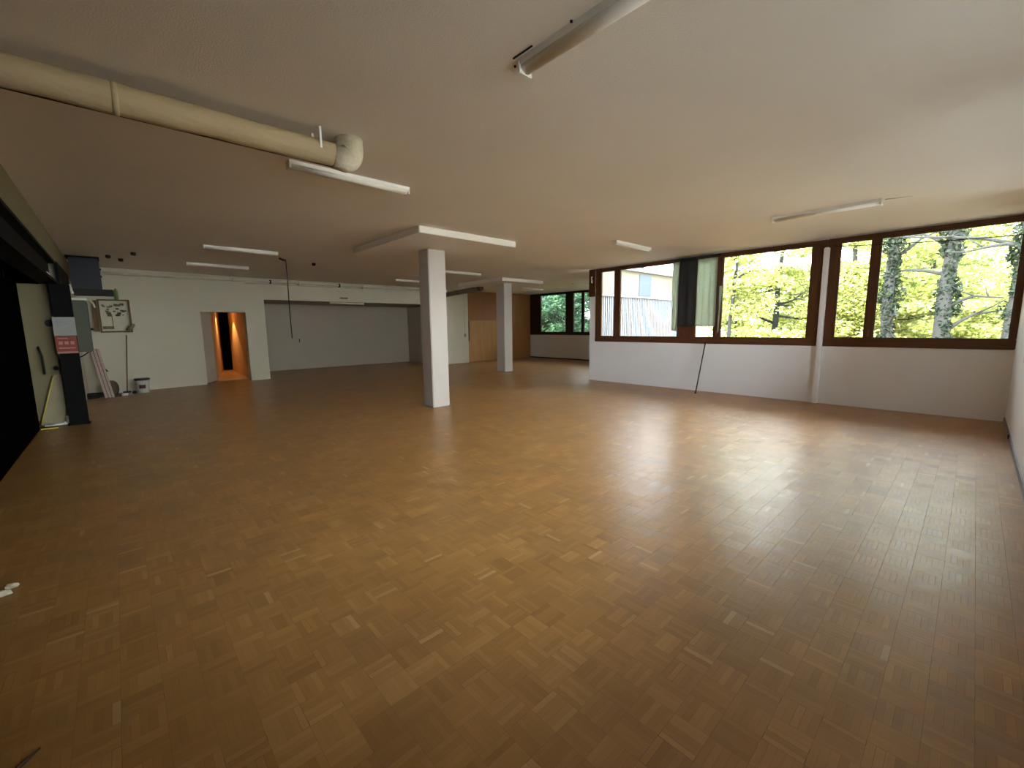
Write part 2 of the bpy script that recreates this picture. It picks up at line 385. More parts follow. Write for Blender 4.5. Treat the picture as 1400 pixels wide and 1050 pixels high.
# white pipe casing between the two windows
struct('trim_1', B((9.52, 1.90, 0, XW, 1.985, 2.84), bevel=0.012), WALLW)
# brown boarding on the extension's back wall
t = thing('wall_board', 'light brown fibreboard sheet on the far wall, below the darker board', 'board', (11.8, 14.69, 0))
obj('sheet', B((10.98, 14.665, 0.01, 12.63, 14.695, 1.77)), PANEL, t)
tag(obj('wall_board', B((10.98, 14.665, 1.775, 12.63, 14.695, 2.99)), PANELD), 'darker brown board on the far wall, upper of two sheets', 'board')
tag(obj('wall_board', B((12.64, 14.665, 0.01, 14.79, 14.695, 2.99)), wood('mid_brown_board', (0.42, 0.20, 0.065), (0.36, 0.17, 0.055), 'Z', 0.55, 1.2)), 'tall mid-brown board right of the far pillar, beside the dark window', 'board')

# ------------------------------------------------------------------ windows
def window(name, xf, ya, yb, z0, z1, panes, zp0, zp1, horiz, vert, depth=0.10):
    """frame in the plane x = xf, from ya to yb; panes a list of (y0, y1)"""
    fr = bmesh.new()
    ys = sorted(panes)
    x0, x1 = xf, xf + depth
    box(fr, x0, ya, z0, x1, yb, zp0, 0.008); box(fr, x0, ya, zp1, x1, yb, z1, 0.008)
    o = bpy.data.objects.new(name, None); COL.objects.link(o); o.location = (xf, (ya+yb)/2, z0); o.matrix_world = Matrix.Translation(o.location)
    o['kind'] = 'structure'
    obj('window_frame', fr, horiz, o)
    edges = [ya] + [v for p in ys for v in p] + [yb]
    for i in range(0, len(edges), 2):
        if edges[i+1] - edges[i] > 0.02:
            obj('mullion', B((x0+0.004, edges[i]+0.001, zp0-0.002, x1-0.004, edges[i+1]-0.001, zp1+0.002), bevel=0.006), vert, o)
    for a, b in ys:
        bd = bmesh.new()
        box(bd, x0+0.02, a, zp0, x0+0.05, a+0.012, zp1); box(bd, x0+0.02, b-0.012, zp0, x0+0.05, b, zp1)
        box(bd, x0+0.02, a, zp0, x0+0.05, b, zp0+0.012); box(bd, x0+0.02, a, zp1-0.012, x0+0.05, b, zp1)
        obj('glazing_bead', bd, vert, o)
        obj('pane', B((x0+0.055, a, zp0, x0+0.061, b, zp1)), GLASS, o)
    return o
w1 = window('window_1', XW-0.02, 1.944, 7.03, 1.07, 2.985, [(2.17, 3.75), (3.89, 4.30), (4.71, 6.28), (6.44, 6.86)], 1.21, 2.90, FRAME, FRAMEZ)
w2 = window('window_2', XW-0.02, -0.42, 1.942, 1.07, 2.985, [(-0.35, 1.20), (1.32, 1.75)], 1.225, 2.90, FRAME, FRAMEZ)
w3 = window('window_3', 14.78, 7.24, 14.69, 1.09, 2.99, [(12.45, 13.98), (11.57, 12.01), (9.8, 11.44), (7.5, 9.6)], 1.22, 2.90, FARW, FARW)
# unseen windows added in the wall behind the camera for fill daylight
for nm, xa, xb in (('window_fill_1', 0.8, 3.9), ('window_fill_2', 4.2, 7.9)):
    o = bpy.data.objects.new(nm, None); COL.objects.link(o); o.location = ((xa+xb)/2, -0.54, 1.0); o.matrix_world = Matrix.Translation(o.location); o['kind'] = 'structure'
    for x in (xa, (xa+xb)/2-0.04, xb-0.08): obj('mullion', B((x, -0.58, 1.08, x+0.08, -0.48, 2.82), bevel=0.006), FRAMEZ, o)
    for z in (1.0, 2.82): obj('window_frame', B((xa, -0.58, z, xb, -0.48, z+0.08), bevel=0.006), FRAME, o)
    obj('pane', B((xa+0.08, -0.533, 1.08, xb-0.08, -0.527, 2.82)), GLASS, o)
# sliding-sash catches
for wobj, yy in ((w1, 6.36), (w1, 3.82), (w2, 1.26)):
    obj('catch', B((XW-0.035, yy-0.012, 1.25, XW-0.02, yy+0.012, 1.37), bevel=0.004), mat('brass_catch', (0.25, 0.12, 0.06), 0.35, 0.8), wobj)
# boxed end of the lintel with its hook
t = thing('lintel_end_block', 'dark brown wooden block capping the wall end above the white return', 'wood block', (9.58, 7.12, 2.27))
obj('block', B((9.565, 7.035, 2.27, 9.60, 7.235, 2.985), bevel=0.005), FRAMEZ, t)
tag(obj('wall_hook', T([(9.56, 7.125, 2.79), (9.535, 7.125, 2.785), (9.53, 7.125, 2.74), (9.55, 7.125, 2.70), (9.535, 7.12, 2.66), (9.55, 7.12, 2.63)], 0.014, 8), WHITEM),
    'small white hook on the dark wooden block left of the window', 'hook')

# ------------------------------------------------------------------ columns with ceiling pads
def column(sx0, sy0, sx1, sy1, cx0, cy0, cx1, cy1, label):
    t = thing('column', label, 'column', ((sx0+sx1)/2, (sy0+sy1)/2, 0), 'square pillars under ceiling pads')
    obj('shaft', B((sx0, sy0, 0, sx1, sy1, 2.9), bevel=0.012), COLP, t)
    obj('ceiling_pad', B((cx0, cy0, 2.9, cx1, cy1, 3.0), bevel=0.01), CEILP, t)
    return t
column(4.25, 6.78, 4.62, 7.12, 3.45, 5.72, 5.42, 8.15, 'white square pillar in the middle of the floor, the nearer and larger one')
column(9.41, 10.52, 9.76, 10.92, 8.88, 10.0, 10.72, 12.3, 'slim white square pillar farther back, in front of the brown boards')

# ------------------------------------------------------------------ ceiling lights
def batten():
    t = thing('ceiling_light', '', 'ceiling light', (0, 0, 3.0), 'fluorescent battens on the ceiling')
    bm = bmesh.new(); L = 0.6
    prof = [(-0.055, 0.0), (0.055, 0.0), (0.048, -0.030), (-0.048, -0.030)]
    a = [bm.verts.new((-L, y, 3+z)) for y, z in prof]; b = [bm.verts.new((L, y, 3+z)) for y, z in prof]
    bm.faces.new(a); bm.faces.new(b[::-1])
    for i in range(4): bm.faces.new((a[i], b[i], b[(i+1) % 4], a[(i+1) % 4]))
    obj('housing', bm, WHITEM, t)
    bm = bmesh.new(); prof = [(0.045*math.cos(PI*k/10+PI), -0.030+0.036*math.sin(PI*k/10+PI)) for k in range(11)]
    a = [bm.verts.new((-L+0.012, y, 3+z)) for y, z in prof]; b = [bm.verts.new((L-0.012, y, 3+z)) for y, z in prof]
    bm.faces.new(a); bm.faces.new(b[::-1])
    for i in range(10):
        f = bm.faces.new((a[i], b[i], b[i+1], a[i+1])); f.smooth = True
    bm.faces.new((a[10], b[10], b[0], a[0]))
    obj('diffuser', bm, DIFF, t)
    for s in (-1, 1):
        obj('end_cap', B((min(s*L, s*(L-0.014)), -0.052, 2.930, max(s*L, s*(L-0.014)), 0.052, 2.999), bevel=0.004), WHITEM, t)
    return t
lights = [
 ((1.89, 4.34, 3.0), 0, 'white batten light just beyond the end of the wrapped duct'),
 ((1.88, 1.30, 3.0), PI/2, 'large batten light cut by the top edge, nearest the camera'),
 ((1.90, 9.46, 3.0), 0, 'batten light in the left half, the longer-looking of two before the doorway'),
 ((1.92, 12.07, 3.0), 0, 'small batten light above the lit doorway, nearest the left back wall'),
 ((7.10, 1.52, 3.0), PI/2, 'batten light on the right before the big window, with a thin lead'),
 ((7.30, 4.52, 3.0), 0, 'batten light above the left half of the long window'),
 ((7.17, 12.38, 3.0), 0, 'far batten light half hidden left of the near pillar'),
 ((7.21, 9.75, 3.0), 0, 'batten light just right of the top of the near pillar'),
 ((12.42, 12.2, 3.0), 0, 'tiny far batten light above the brown boards, right of far pillar'),
 ((12.62, 9.80, 3.0), 0, 'far batten light above the dark far window, cut by the wall end'),
]
L0 = batten(); L0.location = lights[0][0]; L0['label'] = lights[0][2]
base_inv = None
for loc, rz, lab in lights[1:]: copy_thing(L0, loc, lab, rz)
# the one in the recess hangs under the recess ceiling
copy_thing(L0, (6.05, 15.0, 2.395), 'batten light under the low ceiling of the dark recess')
tag(obj('light_lead', T([(7.13, 0.90, 2.995), (7.16, 0.78, 2.994), (7.20, 0.66, 2.995)], 0.006, 6), PIPEW), 'thin grey lead running from the right-hand batten light', 'cable')

# ------------------------------------------------------------------ wrapped duct with elbow
t = thing('wrapped_duct', 'yellowed wrapped duct running under the ceiling from the left edge', 'duct', (0.4, 3.55, 2.85))
R0 = 0.085; DY, DZ = 3.55, 2.85
def wob(x): return R0*(1 + 0.02*math.sin(7*x) + 0.015*math.sin(17*x+1))
pts = [(-0.59 + 0.051*i, DY, DZ) for i in range(40)]
obj('duct_run', T(pts, [wob(p[0]) for p in pts], 28), DUCT, t)
arc = [(1.39, DY, DZ-0.005), (1.46, DY, DZ-0.008)] + [(1.46 + 0.07*math.sin(a), DY, DZ+0.062 - 0.07*math.cos(a)) for a in [PI/2*k/8 for k in range(1, 9)]] + [(1.53, DY, 2.96), (1.53, DY, 3.0)]
obj('elbow', T(arc, [0.087, 0.097, 0.103, 0.104, 0.107, 0.108, 0.107, 0.106, 0.106, 0.105, 0.104, 0.102], 24), PLAST, t)
obj('seam', T([(-0.59, DY+0.045, DZ-0.073), (1.40, DY+0.045, DZ-0.075)], 0.005, 6), RUSTR, t)
obj('joint_band', T([(0.12, DY, DZ), (0.15, DY, DZ)], 0.089, 28), DUCT, t)
for y in (DY-0.088, DY+0.075): obj('hanger_strap', B((1.27, y, 2.85, 1.285, y+0.014, 3.0)), WHITEM, t)
# far duct
t = thing('far_duct', 'olive duct sloping from the back wall behind the near pillar, dark red end', 'duct', (9.5, 13.2, 2.78))
obj('duct_run', T([(9.44, 14.5, 2.70), (9.60, 12.05, 2.845)], 0.085, 20), OLIVE, t)
obj('end_collar', T([(9.60, 12.06, 2.845), (9.61, 11.93, 2.85)], 0.098, 20), RUSTR, t)
obj('hanger_strap', B((9.575, 12.2, 2.9, 9.59, 12.22, 3.0)), BLACK, t)

# ------------------------------------------------------------------ pipe along the back wall, with clamps
t = thing('wall_pipe', 'cream pipe running along the top of the back wall', 'pipe', (4.5, 14.4, 2.9))
obj('pipe_run', T([(-0.55, 14.06, 2.86), (1.74, 14.31, 2.885), (3.35, 14.43, 2.905), (9.55, 14.43, 2.91)], 0.036, 12), PIPEW, t)
obj('thin_pipe', T([(2.9, 14.44, 2.835), (9.5, 14.455, 2.835)], 0.014, 8), PIPEW, t)
for x in (2.6, 3.55, 4.35, 5.6, 6.4):
    obj('pipe_clamp', B((x-0.015, 14.37 if x > 3 else 14.30, 2.85, x+0.015, 14.5 if x > 3 else 14.42, 2.955), bevel=0.004), BLACK if x in (3.55, 5.6) else PIPEW, t)

# hanging cord with ceiling hook
t = thing('hanging_cord', 'long thin dark cord hanging from a ceiling hook before the recess', 'cord', (2.8, 10.04, 3.0))
obj('cord', T([(2.80, 10.04, 2.96), (2.805, 10.04, 2.5), (2.80, 10.045, 1.9), (2.805, 10.04, 1.30)], 0.010, 8), DARK, t)
obj('ceiling_hook', T([(2.70, 10.12, 2.985), (2.75, 10.06, 2.95), (2.80, 10.04, 2.94)], 0.022, 8), DARK, t)
tag(obj('wall_bracket', T([(5.04, 17.19, 1.14), (5.04, 17.15, 1.10), (5.04, 17.16, 1.0)], 0.014, 6), DARK), 'tiny dark bracket on the recess back wall', 'bracket')
tag(obj('wall_vent', B((5.62, 14.485, 2.48, 5.88, 14.5, 2.53), bevel=0.004), SMUDGE), 'small brownish vent on the header above the recess', 'vent')
t = thing('light_switch', 'small grey switch with thin conduit on the white wall strip beside brown boards', 'switch', (10.74, 14.49, 1.1))
obj('switch_plate', B((10.70, 14.475, 1.09, 10.79, 14.5, 1.22), bevel=0.004), GREYB, t)
obj('conduit', T([(10.74, 14.488, 1.22), (10.74, 14.488, 2.95)], 0.010, 8), PIPEW, t)
tag(obj('edge_strip', B((10.932, 14.49, 0.92, 10.972, 14.66, 1.75), (10.932, 14.53, 0.0, 10.962, 14.66, 2.98)), DARK), 'dark narrow strip where the white wall meets the brown boards', 'strip')

# ceiling holes
for (x, y, lab) in ((0.05, 11.85, 'dark round plug in the ceiling nearest the navy box'),
                    (0.24, 12.25, 'dark round ceiling plug, lowest of three beside the navy box'),
                    (0.41, 11.15, 'dark round ceiling plug, rightmost of three beside the navy box'),
                    (3.52, 10.5, 'dark round plug in the ceiling right of the hanging cord'),
                    (1.86, 1.955, 'tiny dark screw hole beside the end of the nearest batten light'),
                    (1.815, 1.50, 'tiny dark screw hole halfway along the nearest batten light')):
    bm = bmesh.new(); r = 0.04 if y > 9 else 0.007; d = 0.06 if y > 9 else 0.01
    lathe(bm, [(r, 3.0), (r, 3.0-d*0.8), (r*0.6, 3.0-d)], x, y, 14)
    tag(obj('ceiling_plug', bm, DARK), lab, 'ceiling plug', 'dark plugs in the ceiling')
tag(obj('ceiling_slot', B((1.80, 1.76, 2.993, 1.806, 1.91, 3.0)), DARK), 'thin dark slot in the ceiling beside the nearest batten light', 'slot')

# ------------------------------------------------------------------ curtains, wire and rod at the long window
def curtain(name, y0, y1, z0, z1, x, amp, waves, m, label, cat='curtain', skew=0.0, th=0.006):
    bm = bmesh.new(); n = 40; k = 14; front = []; back = []
    for j in range(k+1):
        f = []; bk = []
        for i in range(n+1):
            u = i/n; v = j/k
            y = y0 + (y1-y0)*u + skew*(1-v)*0.06*math.sin(3*u+1); z = z0 + (z1-z0)*v + (0.05*(u-0.5)*skew*(1-v))
            xx = x + amp*math.sin(waves*2*PI*u)*(1-0.3*v) + 0.008*math.sin(9*v+5*u)
            f.append(bm.verts.new((xx, y, z))); bk.append(bm.verts.new((xx+th, y, z)))
        front.append(f); back.append(bk)
    for g in (front, back):
        for j in range(k):
            for i in range(n):
                q = bm.faces.new((g[j][i], g[j][i+1], g[j+1][i+1], g[j+1][i])); q.smooth = True
    for j in range(k):
        bm.faces.new((front[j][0], front[j+1][0], back[j+1][0], back[j][0])); bm.faces.new((front[j][n], back[j][n], back[j+1][n], front[j+1][n]))
    for i in range(n):
        bm.faces.new((front[0][i], back[0][i], back[0][i+1], front[0][i+1])); bm.faces.new((front[k][i], front[k][i+1], back[k][i+1], back[k][i]))
    return tag(obj(name, bm, m), label, cat, 'curtain lengths at the long window')
curtain('curtain', 4.28, 4.66, 1.46, 2.94, 9.49, 0.012, 2, CURT_D, 'charcoal curtain length hanging between the two pale ones')
curtain('curtain', 4.66, 4.83, 1.36, 2.90, 9.50, 0.010, 1.5, CURT_S, 'narrow pale grey curtain length left of the charcoal one', skew=0.4)
curtain('curtain', 3.83, 4.25, 1.45, 2.90, 9.50, 0.012, 3, CURT_S, 'wide grey-green curtain length right of the charcoal one')
curtain('curtain_scrap', 3.72, 3.79, 1.33, 2.3, 9.53, 0.012, 1, CURT_S, 'crumpled narrow curtain scrap hanging against the window post', skew=0.9)
tag(obj('curtain_rail', B((9.47, 3.78, 2.935, 9.53, 4.88, 2.96), bevel=0.004), DARK), 'dark rail holding the curtain lengths at the window head', 'rail')
tag(obj('curtain_wire', T([(9.56, 1.84, 2.845)] + [(9.52, 1.84-2.25*k/10, 2.84-0.15*k/10-0.02*math.sin(PI*k/10)) for k in range(1, 10)] + [(9.50, -0.42, 2.695)], 0.007, 6), DARK), 'thin dark wire stretched across the right-hand window', 'wire')
t = thing('leaning_rod', 'thin black rod leaning on the sill below the curtains', 'rod', (9.17, 4.03, 0))
obj('shaft', T([(9.17, 4.03, 0.0), (9.555, 4.03, 1.10)], 0.013, 10), DARK, t)
obj('foot_cap', T([(9.165, 4.03, 0.0), (9.18, 4.03, 0.04)], 0.018, 10), DARK, t)
tag(obj('cable_clip', B((7.95, -0.405, 0.05, 8.03, -0.39, 0.10), bevel=0.006), DARK), 'small black clip above the skirting at the right edge', 'clip')

# ------------------------------------------------------------------ left side: steel frame, doors and clutter
t = thing('steel_beam', 'black steel beam along the left side under the beige strip', 'beam', (-0.7, 5, 2.24))
obj('web', B((-0.70, -0.4, 2.28, -0.66, 9.93, 2.56)), BLACK, t)
obj('flange', B((-0.78, -0.4, 2.56, -0.58, 9.93, 2.60)), BLACK, t); obj('flange', B((-0.78, -0.4, 2.24, -0.58, 9.93, 2.28)), BLACK, t)
for y in (9.3, 9.45, 9.6):
    obj('bolt', T([(-0.66, y, 2.36), (-0.635, y, 2.36)], 0.018, 6), WHITEM, t)
t = thing('steel_post', 'black steel post on the left carrying the notices', 'post', (-0.57, 9.85, 0))
obj('flange', B((-0.68, 9.78, 0.012, -0.46, 9.80, 2.24)), BLACK, t); obj('flange', B((-0.68, 9.92, 0.012, -0.46, 9.94, 2.24)), BLACK, t)
obj('web', B((-0.58, 9.80, 0.012, -0.56, 9.92, 2.24)), BLACK, t)
obj('foot_plate', B((-0.70, 9.76, 0, -0.44, 9.96, 0.012), bevel=0.003), BLACK, t)
t = thing('notice', 'plain white sheet on the black post, above the red notice', 'notice', (-0.575, 9.775, 1.43), 'sheets on the black post')
sh = obj('sheet', B((-0.70, 9.772, 1.44, -0.45, 9.778, 1.73)), PAPER, t)
obj('printed_lines', B(*[(-0.66, 9.7705, 1.68-0.03*k, -0.66+0.17*random.uniform(.5, 1), 9.772, 1.686-0.03*k) for k in range(4)]), GREYB, t)
t = thing('notice', 'red notice with pale lettering on the black post', 'notice', (-0.575, 9.775, 1.14), 'sheets on the black post')
obj('sheet', B((-0.70, 9.772, 1.16, -0.46, 9.778, 1.435)), REDP, t)
obj('lettering', B(*([(-0.665+dx, 9.7702, 1.30, -0.665+dx+0.045, 9.772, 1.35) for dx in (0.0, 0.065, 0.13)] + [(-0.67, 9.7702, 1.235, -0.485, 9.772, 1.255), (-0.67, 9.7702, 1.39, -0.56, 9.772, 1.405)])), PINKP, t)
obj('border', B((-0.70, 9.7702, 1.16, -0.46, 9.772, 1.19)), PINKP, t)
# black sliding door along the left edge
t = thing('sliding_door', 'tall black sliding door along the left edge of the room', 'door', (-1.0, 5, 0))
for y0, y1 in ((-0.3, 3.2), (3.22, 6.5), (6.52, 9.72)):
    obj('door_panel', B((-1.06, y0, 0.0, -1.0, y1, 2.24), bevel=0.006), BLACKM, t)
obj('door_rail', B((-1.10, -0.3, 2.70, -1.0, 9.9, 2.76)), mat('grey_rail', (0.05, 0.045, 0.04), 0.5), t)
obj('door_hanger', B((-1.05, 8.9, 2.24, -1.02, 8.98, 2.72)), BLACK, t)
# things on and before the stub wall behind the post
tag(obj('grab_handle', T([(-0.90, 9.94, 1.27), (-0.90, 9.90, 1.25), (-0.875, 9.895, 1.12), (-0.875, 9.895, 0.98), (-0.88, 9.93, 0.84)], 0.014, 8), DARK), 'curved black handle on the beige wall left of the post', 'handle')
tag(obj('wall_knob', T([(-0.72, 9.95, 0.93), (-0.73, 9.86, 0.93), (-0.74, 9.84, 0.93)], [0.015, 0.02, 0.035], 12), DARK), 'black knob sticking out left of the post', 'knob')  # a plain dark knob on a short stem
bm = bmesh.new(); tube(bm, [(-0.74, 9.945, 1.64), (-0.74, 9.90, 1.64)], 0.055, 16)
tag(obj('wall_bell', bm, DARK), 'round black bell on the wall beside the white sheet', 'bell')
bm = bmesh.new()
vs = [bm.verts.new(p) for p in ((-1.0, 9.90, 0.03), (-0.70, 9.90, 0.03), (-0.70, 9.925, 0.82), (-0.78, 9.925, 0.82), (-1.0, 9.915, 0.03), (-0.70, 9.915, 0.03), (-0.70, 9.94, 0.82), (-0.78, 9.94, 0.82))]
for f in ((0,1,2,3),(7,6,5,4),(0,4,5,1),(1,5,6,2),(2,6,7,3),(3,7,4,0)): bm.faces.new([vs[i] for i in f])
t = thing('tapered_board', 'beige tapered board with a yellow edge leaning behind the black post', 'board', (-0.85, 9.92, 0.03))
obj('board', bm, mat('pale_beige_board', (0.34, 0.29, 0.17), 0.7, noise=0.4, nscale=4), t)
obj('edge_tape', T([(-1.0, 9.898, 0.04), (-0.79, 9.92, 0.81)], 0.010, 6), YEL, t)
t = thing('drain_pipe', 'white plastic pipe elbow on the floor behind the black post', 'pipe', (-0.8, 9.86, 0.03))
obj('pipe_run', T([(-0.96, 9.86, 0.03), (-0.74, 9.86, 0.03), (-0.715, 9.86, 0.04), (-0.70, 9.86, 0.06), (-0.695, 9.86, 0.15)], 0.022, 12), WHITEM, t)
obj('collar', T([(-0.74, 9.86, 0.032), (-0.715, 9.86, 0.04)], 0.028, 12), WHITEM, t)
tag(obj('yellow_lath', B((-0.99, 9.66, 0, -0.80, 9.69, 0.018), bevel=0.003), YEL), 'short yellow lath lying on the floor beside the black door', 'lath')
# navy box hanging under the ceiling
t = thing('heater_box', 'large navy box hanging under the ceiling in the left corner', 'box', (-0.33, 12.6, 2.3))
obj('casing', B((-0.54, 12.3, 2.36, -0.10, 12.75, 2.97), bevel=0.012), NAVY, t)
obj('lower_tray', B((-0.54, 12.32, 2.24, 0.06, 12.72, 2.36), bevel=0.008), DARK, t)
for z in (2.60, 2.74): obj('hinge', B((-0.10, 12.34, z, -0.08, 12.40, z+0.04)), NAVY, t)
obj('top_flange', B((-0.58, 12.28, 2.97, -0.09, 12.76, 3.0)), BLACK, t)
tag(obj('white_clip', T([(-0.56, 12.1, 2.42), (-0.545, 12.1, 2.30), (-0.53, 12.1, 2.24)], 0.02, 8), WHITEM), 'small white fitting between the black beam and navy box', 'fitting')
# grey green cabinet
t = thing('wall_cabinet', 'grey-green metal cabinet on the left wall right of the black post', 'cabinet', (-0.46, 11.2, 1.13))
obj('casing', B((-0.598, 11.0, 1.13, -0.33, 11.45, 2.06), bevel=0.02), GREENM, t)
obj('top_ledge', B((-0.598, 10.97, 2.065, -0.32, 11.48, 2.10), bevel=0.006), WHITEM, t)
tag(obj('loose_cable', T([(-0.33, 11.2, 2.10), (-0.27, 11.2, 2.07), (-0.24, 11.2, 2.0), (-0.23, 11.2, 1.94)], 0.014, 8), PIPEW), 'cream cable curling down beside the grey-green cabinet', 'cable')
tag(obj('hooked_strap', T([(-0.58, 11.3, 1.0), (-0.48, 11.3, 1.05), (-0.35, 11.3, 1.16)], 0.012, 6), DARK), 'dark strap hanging from the bottom of the grey-green cabinet', 'strap')
# tool board
t = thing('tool_board', 'brown framed cream tool board hanging on the back wall left of the doorway', 'board', (0.03, 14.1, 1.5))
fy, by = 14.02, 14.14
obj('back_panel', B((-0.22, 14.10, 1.50, 0.31, 14.13, 2.23)), SCREENP, t)
obj('frame', B((-0.245, fy, 1.47, -0.21, by, 2.25), (0.295, fy, 1.47, 0.33, by, 2.25), (-0.245, fy, 2.22, 0.33, by, 2.25), (-0.245, fy, 1.47, 0.33, by, 1.505)), BROWNW, t)
obj('side_panel', B((-0.34, 14.0, 1.50, -0.25, 14.12, 2.22)), BROWNW, t)
pieces = bmesh.new(); random.seed(3)
for k in range(26):
    x = random.uniform(-0.17, 0.24); z = random.uniform(1.86, 2.14); s = random.uniform(0.015, 0.04)
    box(pieces, x-s, 14.075, z-s*0.5, x+s, 14.10, z+s*random.uniform(0.4, 1.2))
obj('pinned_scraps', pieces, SMUDGE, t)
obj('divider', B((-0.02, 14.08, 1.60, -0.005, 14.10, 1.86), (-0.2, 14.08, 1.55, 0.0, 14.10, 1.62)), SMUDGE, t)
tag(obj('rag', T([(0.22, 13.965, 1.52), (0.27, 13.96, 1.56), (0.31, 13.96, 1.60), (0.37, 13.97, 1.66)], [0.03, 0.05, 0.045, 0.02], 8), SMUDGE), 'brown rag hanging on the lower right corner of the tool board', 'rag')
tag(obj('door_stop', B((-0.43, 14.02, 1.53, -0.37, 14.12, 1.58), bevel=0.006), DARK), 'small black block left of the tool board', 'block')
bm = bmesh.new(); lathe(bm, [(0.036, 2.252), (0.042, 2.26), (0.042, 2.44), (0.03, 2.47), (0.018, 2.49), (0.018, 2.51)], 0.11, 14.07, 16)
tag(obj('bottle', bm, GREENB), 'green bottle standing on top of the tool board', 'bottle')
# folded ladder leaning on the wall
t = thing('folded_ladder', 'pale folding ladder with dark red edges leaning against the back wall', 'ladder', (-0.25, 13.2, 0))
b0 = Vector((-0.30, 13.05, 0.03)); tp = Vector((-0.475, 14.0, 1.10)); ax = (tp-b0).normalized(); sd_ = Vector((1, 0.25, 0)).normalized()
nrm = ax.cross(sd_).normalized()
def slab(bm, o0, s0, s1, t0, t1, l0, l1):
    ps = []
    for l_ in (l0, l1):
        for s_, t_ in ((s0, t0), (s1, t0), (s1, t1), (s0, t1)): ps.append(bm.verts.new(b0 + ax*l_ + sd_*s_ + nrm*t_))
    for f in ((0,1,2,3),(7,6,5,4),(0,4,5,1),(1,5,6,2),(2,6,7,3),(3,7,4,0)): bm.faces.new([ps[i] for i in f])
LL = (tp-b0).length
for s0, s1 in ((0.0, 0.045), (0.055, 0.105), (0.115, 0.16)):
    bm = bmesh.new(); slab(bm, b0, s0, s1, 0, 0.03, 0, LL); obj('stile', bm, mat('pale_aluminium', (0.52, 0.40, 0.36), 0.6, noise=0.4, nscale=20), t)
for s0 in (0.045, 0.105):
    bm = bmesh.new(); slab(bm, b0, s0, s0+0.010, 0.002, 0.040, 0.0, LL); obj('red_edge', bm, RUSTR, t)
for k in range(5):
    bm = bmesh.new(); slab(bm, b0, 0.02, 0.085, 0.030, 0.037, LL*(0.15+0.17*k), LL*(0.15+0.17*k)+0.04); obj('rung', bm, SMUDGE, t)
tag(obj('pipe_stub', T([(-0.30, 14.13, 0.68), (-0.27, 14.05, 0.63), (-0.22, 13.98, 0.55)], 0.014, 8), DARK), 'short dark pipe stub on the wall right of the ladder', 'pipe stub')
# broom
t = thing('broom', 'broom with a long dark handle leaning on the wall left of the bucket', 'broom', (0.07, 13.55, 0))
obj('handle', T([(0.075, 13.58, 0.07), (0.20, 14.08, 1.40)], 0.013, 10), BROWNW, t)
obj('head', B((0.0, 13.52, 0.05, 0.15, 13.60, 0.085), bevel=0.008), DARK, t)
obj('bristles', B((0.0, 13.525, 0.0, 0.15, 13.595, 0.05)), GREYB, t)
# bucket
bm = bmesh.new(); lathe(bm, [(0.105, 0.0), (0.112, 0.01), (0.132, 0.30), (0.140, 0.305), (0.140, 0.325), (0.130, 0.325)], 0.37, 13.75, 32)
t = thing('bucket', 'white plastic bucket with a dark rim and reddish label on the floor', 'bucket', (0.37, 13.75, 0))
obj('pail', bm, mat('white_pail', (0.62, 0.60, 0.55), 0.45, noise=0.4, nscale=9), t)
bm = bmesh.new(); lathe(bm, [(0.142, 0.305), (0.150, 0.315), (0.150, 0.345), (0.140, 0.352)], 0.37, 13.75, 32); obj('rim', bm, DARK, t)
bm = bmesh.new()
a0, a1 = math.radians(-125), math.radians(-65); n = 10
lo = [bm.verts.new((0.37+0.1245*math.cos(a0+(a1-a0)*i/n), 13.75+0.1245*math.sin(a0+(a1-a0)*i/n), 0.11)) for i in range(n+1)]
hi = [bm.verts.new((0.37+0.1295*math.cos(a0+(a1-a0)*i/n), 13.75+0.1295*math.sin(a0+(a1-a0)*i/n), 0.20)) for i in range(n+1)]
for i in range(n): bm.faces.new((lo[i], lo[i+1], hi[i+1], hi[i]))
obj('label_band', bm, RUSTR, t)
# small clutter
bm = bmesh.new()
for k in range(4):
    pts = [(-0.50 + (0.15+0.01*k)*math.cos(a), 13.5 + 0.15*math.sin(a), 0.018+0.024*k) for a in [2*PI*j/24 for j in range(25)]]
    tube(bm, pts, 0.013, 8, False)
tag(obj('hose_coil', bm, DARK), 'coiled black hose on the floor between post and ladder', 'hose')
bm = bmesh.new(); lathe(bm, [(0.07, 0.0), (0.115, 0.03), (0.135, 0.12), (0.13, 0.22), (0.10, 0.30), (0.05, 0.34)], -0.19, 13.80, 22)
tag(obj('round_basket', bm, mat('brown_wicker', (0.13, 0.085, 0.05), 0.8, noise=0.8, nscale=30, bump=0.8, bscale=60)), 'round brown basket on the floor behind the ladder', 'basket')
t = thing('dustpan', 'dark red dustpan on the floor between ladder and broom', 'dustpan', (-0.06, 13.4, 0))
obj('pan', B((-0.17, 13.28, 0.0, -0.03, 13.42, 0.05), bevel=0.01), RUSTR, t); obj('handle', T([(-0.10, 13.42, 0.04), (-0.10, 13.47, 0.06)], 0.014, 8), RUSTR, t)
tag(obj('black_pouch', B((0.16, 13.60, 0.0, 0.25, 13.76, 0.07), bevel=0.02), DARK), 'small black pouch on the floor left of the bucket', 'pouch')
bm = bmesh.new(); lathe(bm, [(0.05, 0.0), (0.055, 0.01), (0.058, 0.05), (0.05, 0.052)], 0.03, 13.42, 16)
tag(obj('white_dish', bm, WHITEM), 'small white dish on the floor at the foot of the broom', 'dish')

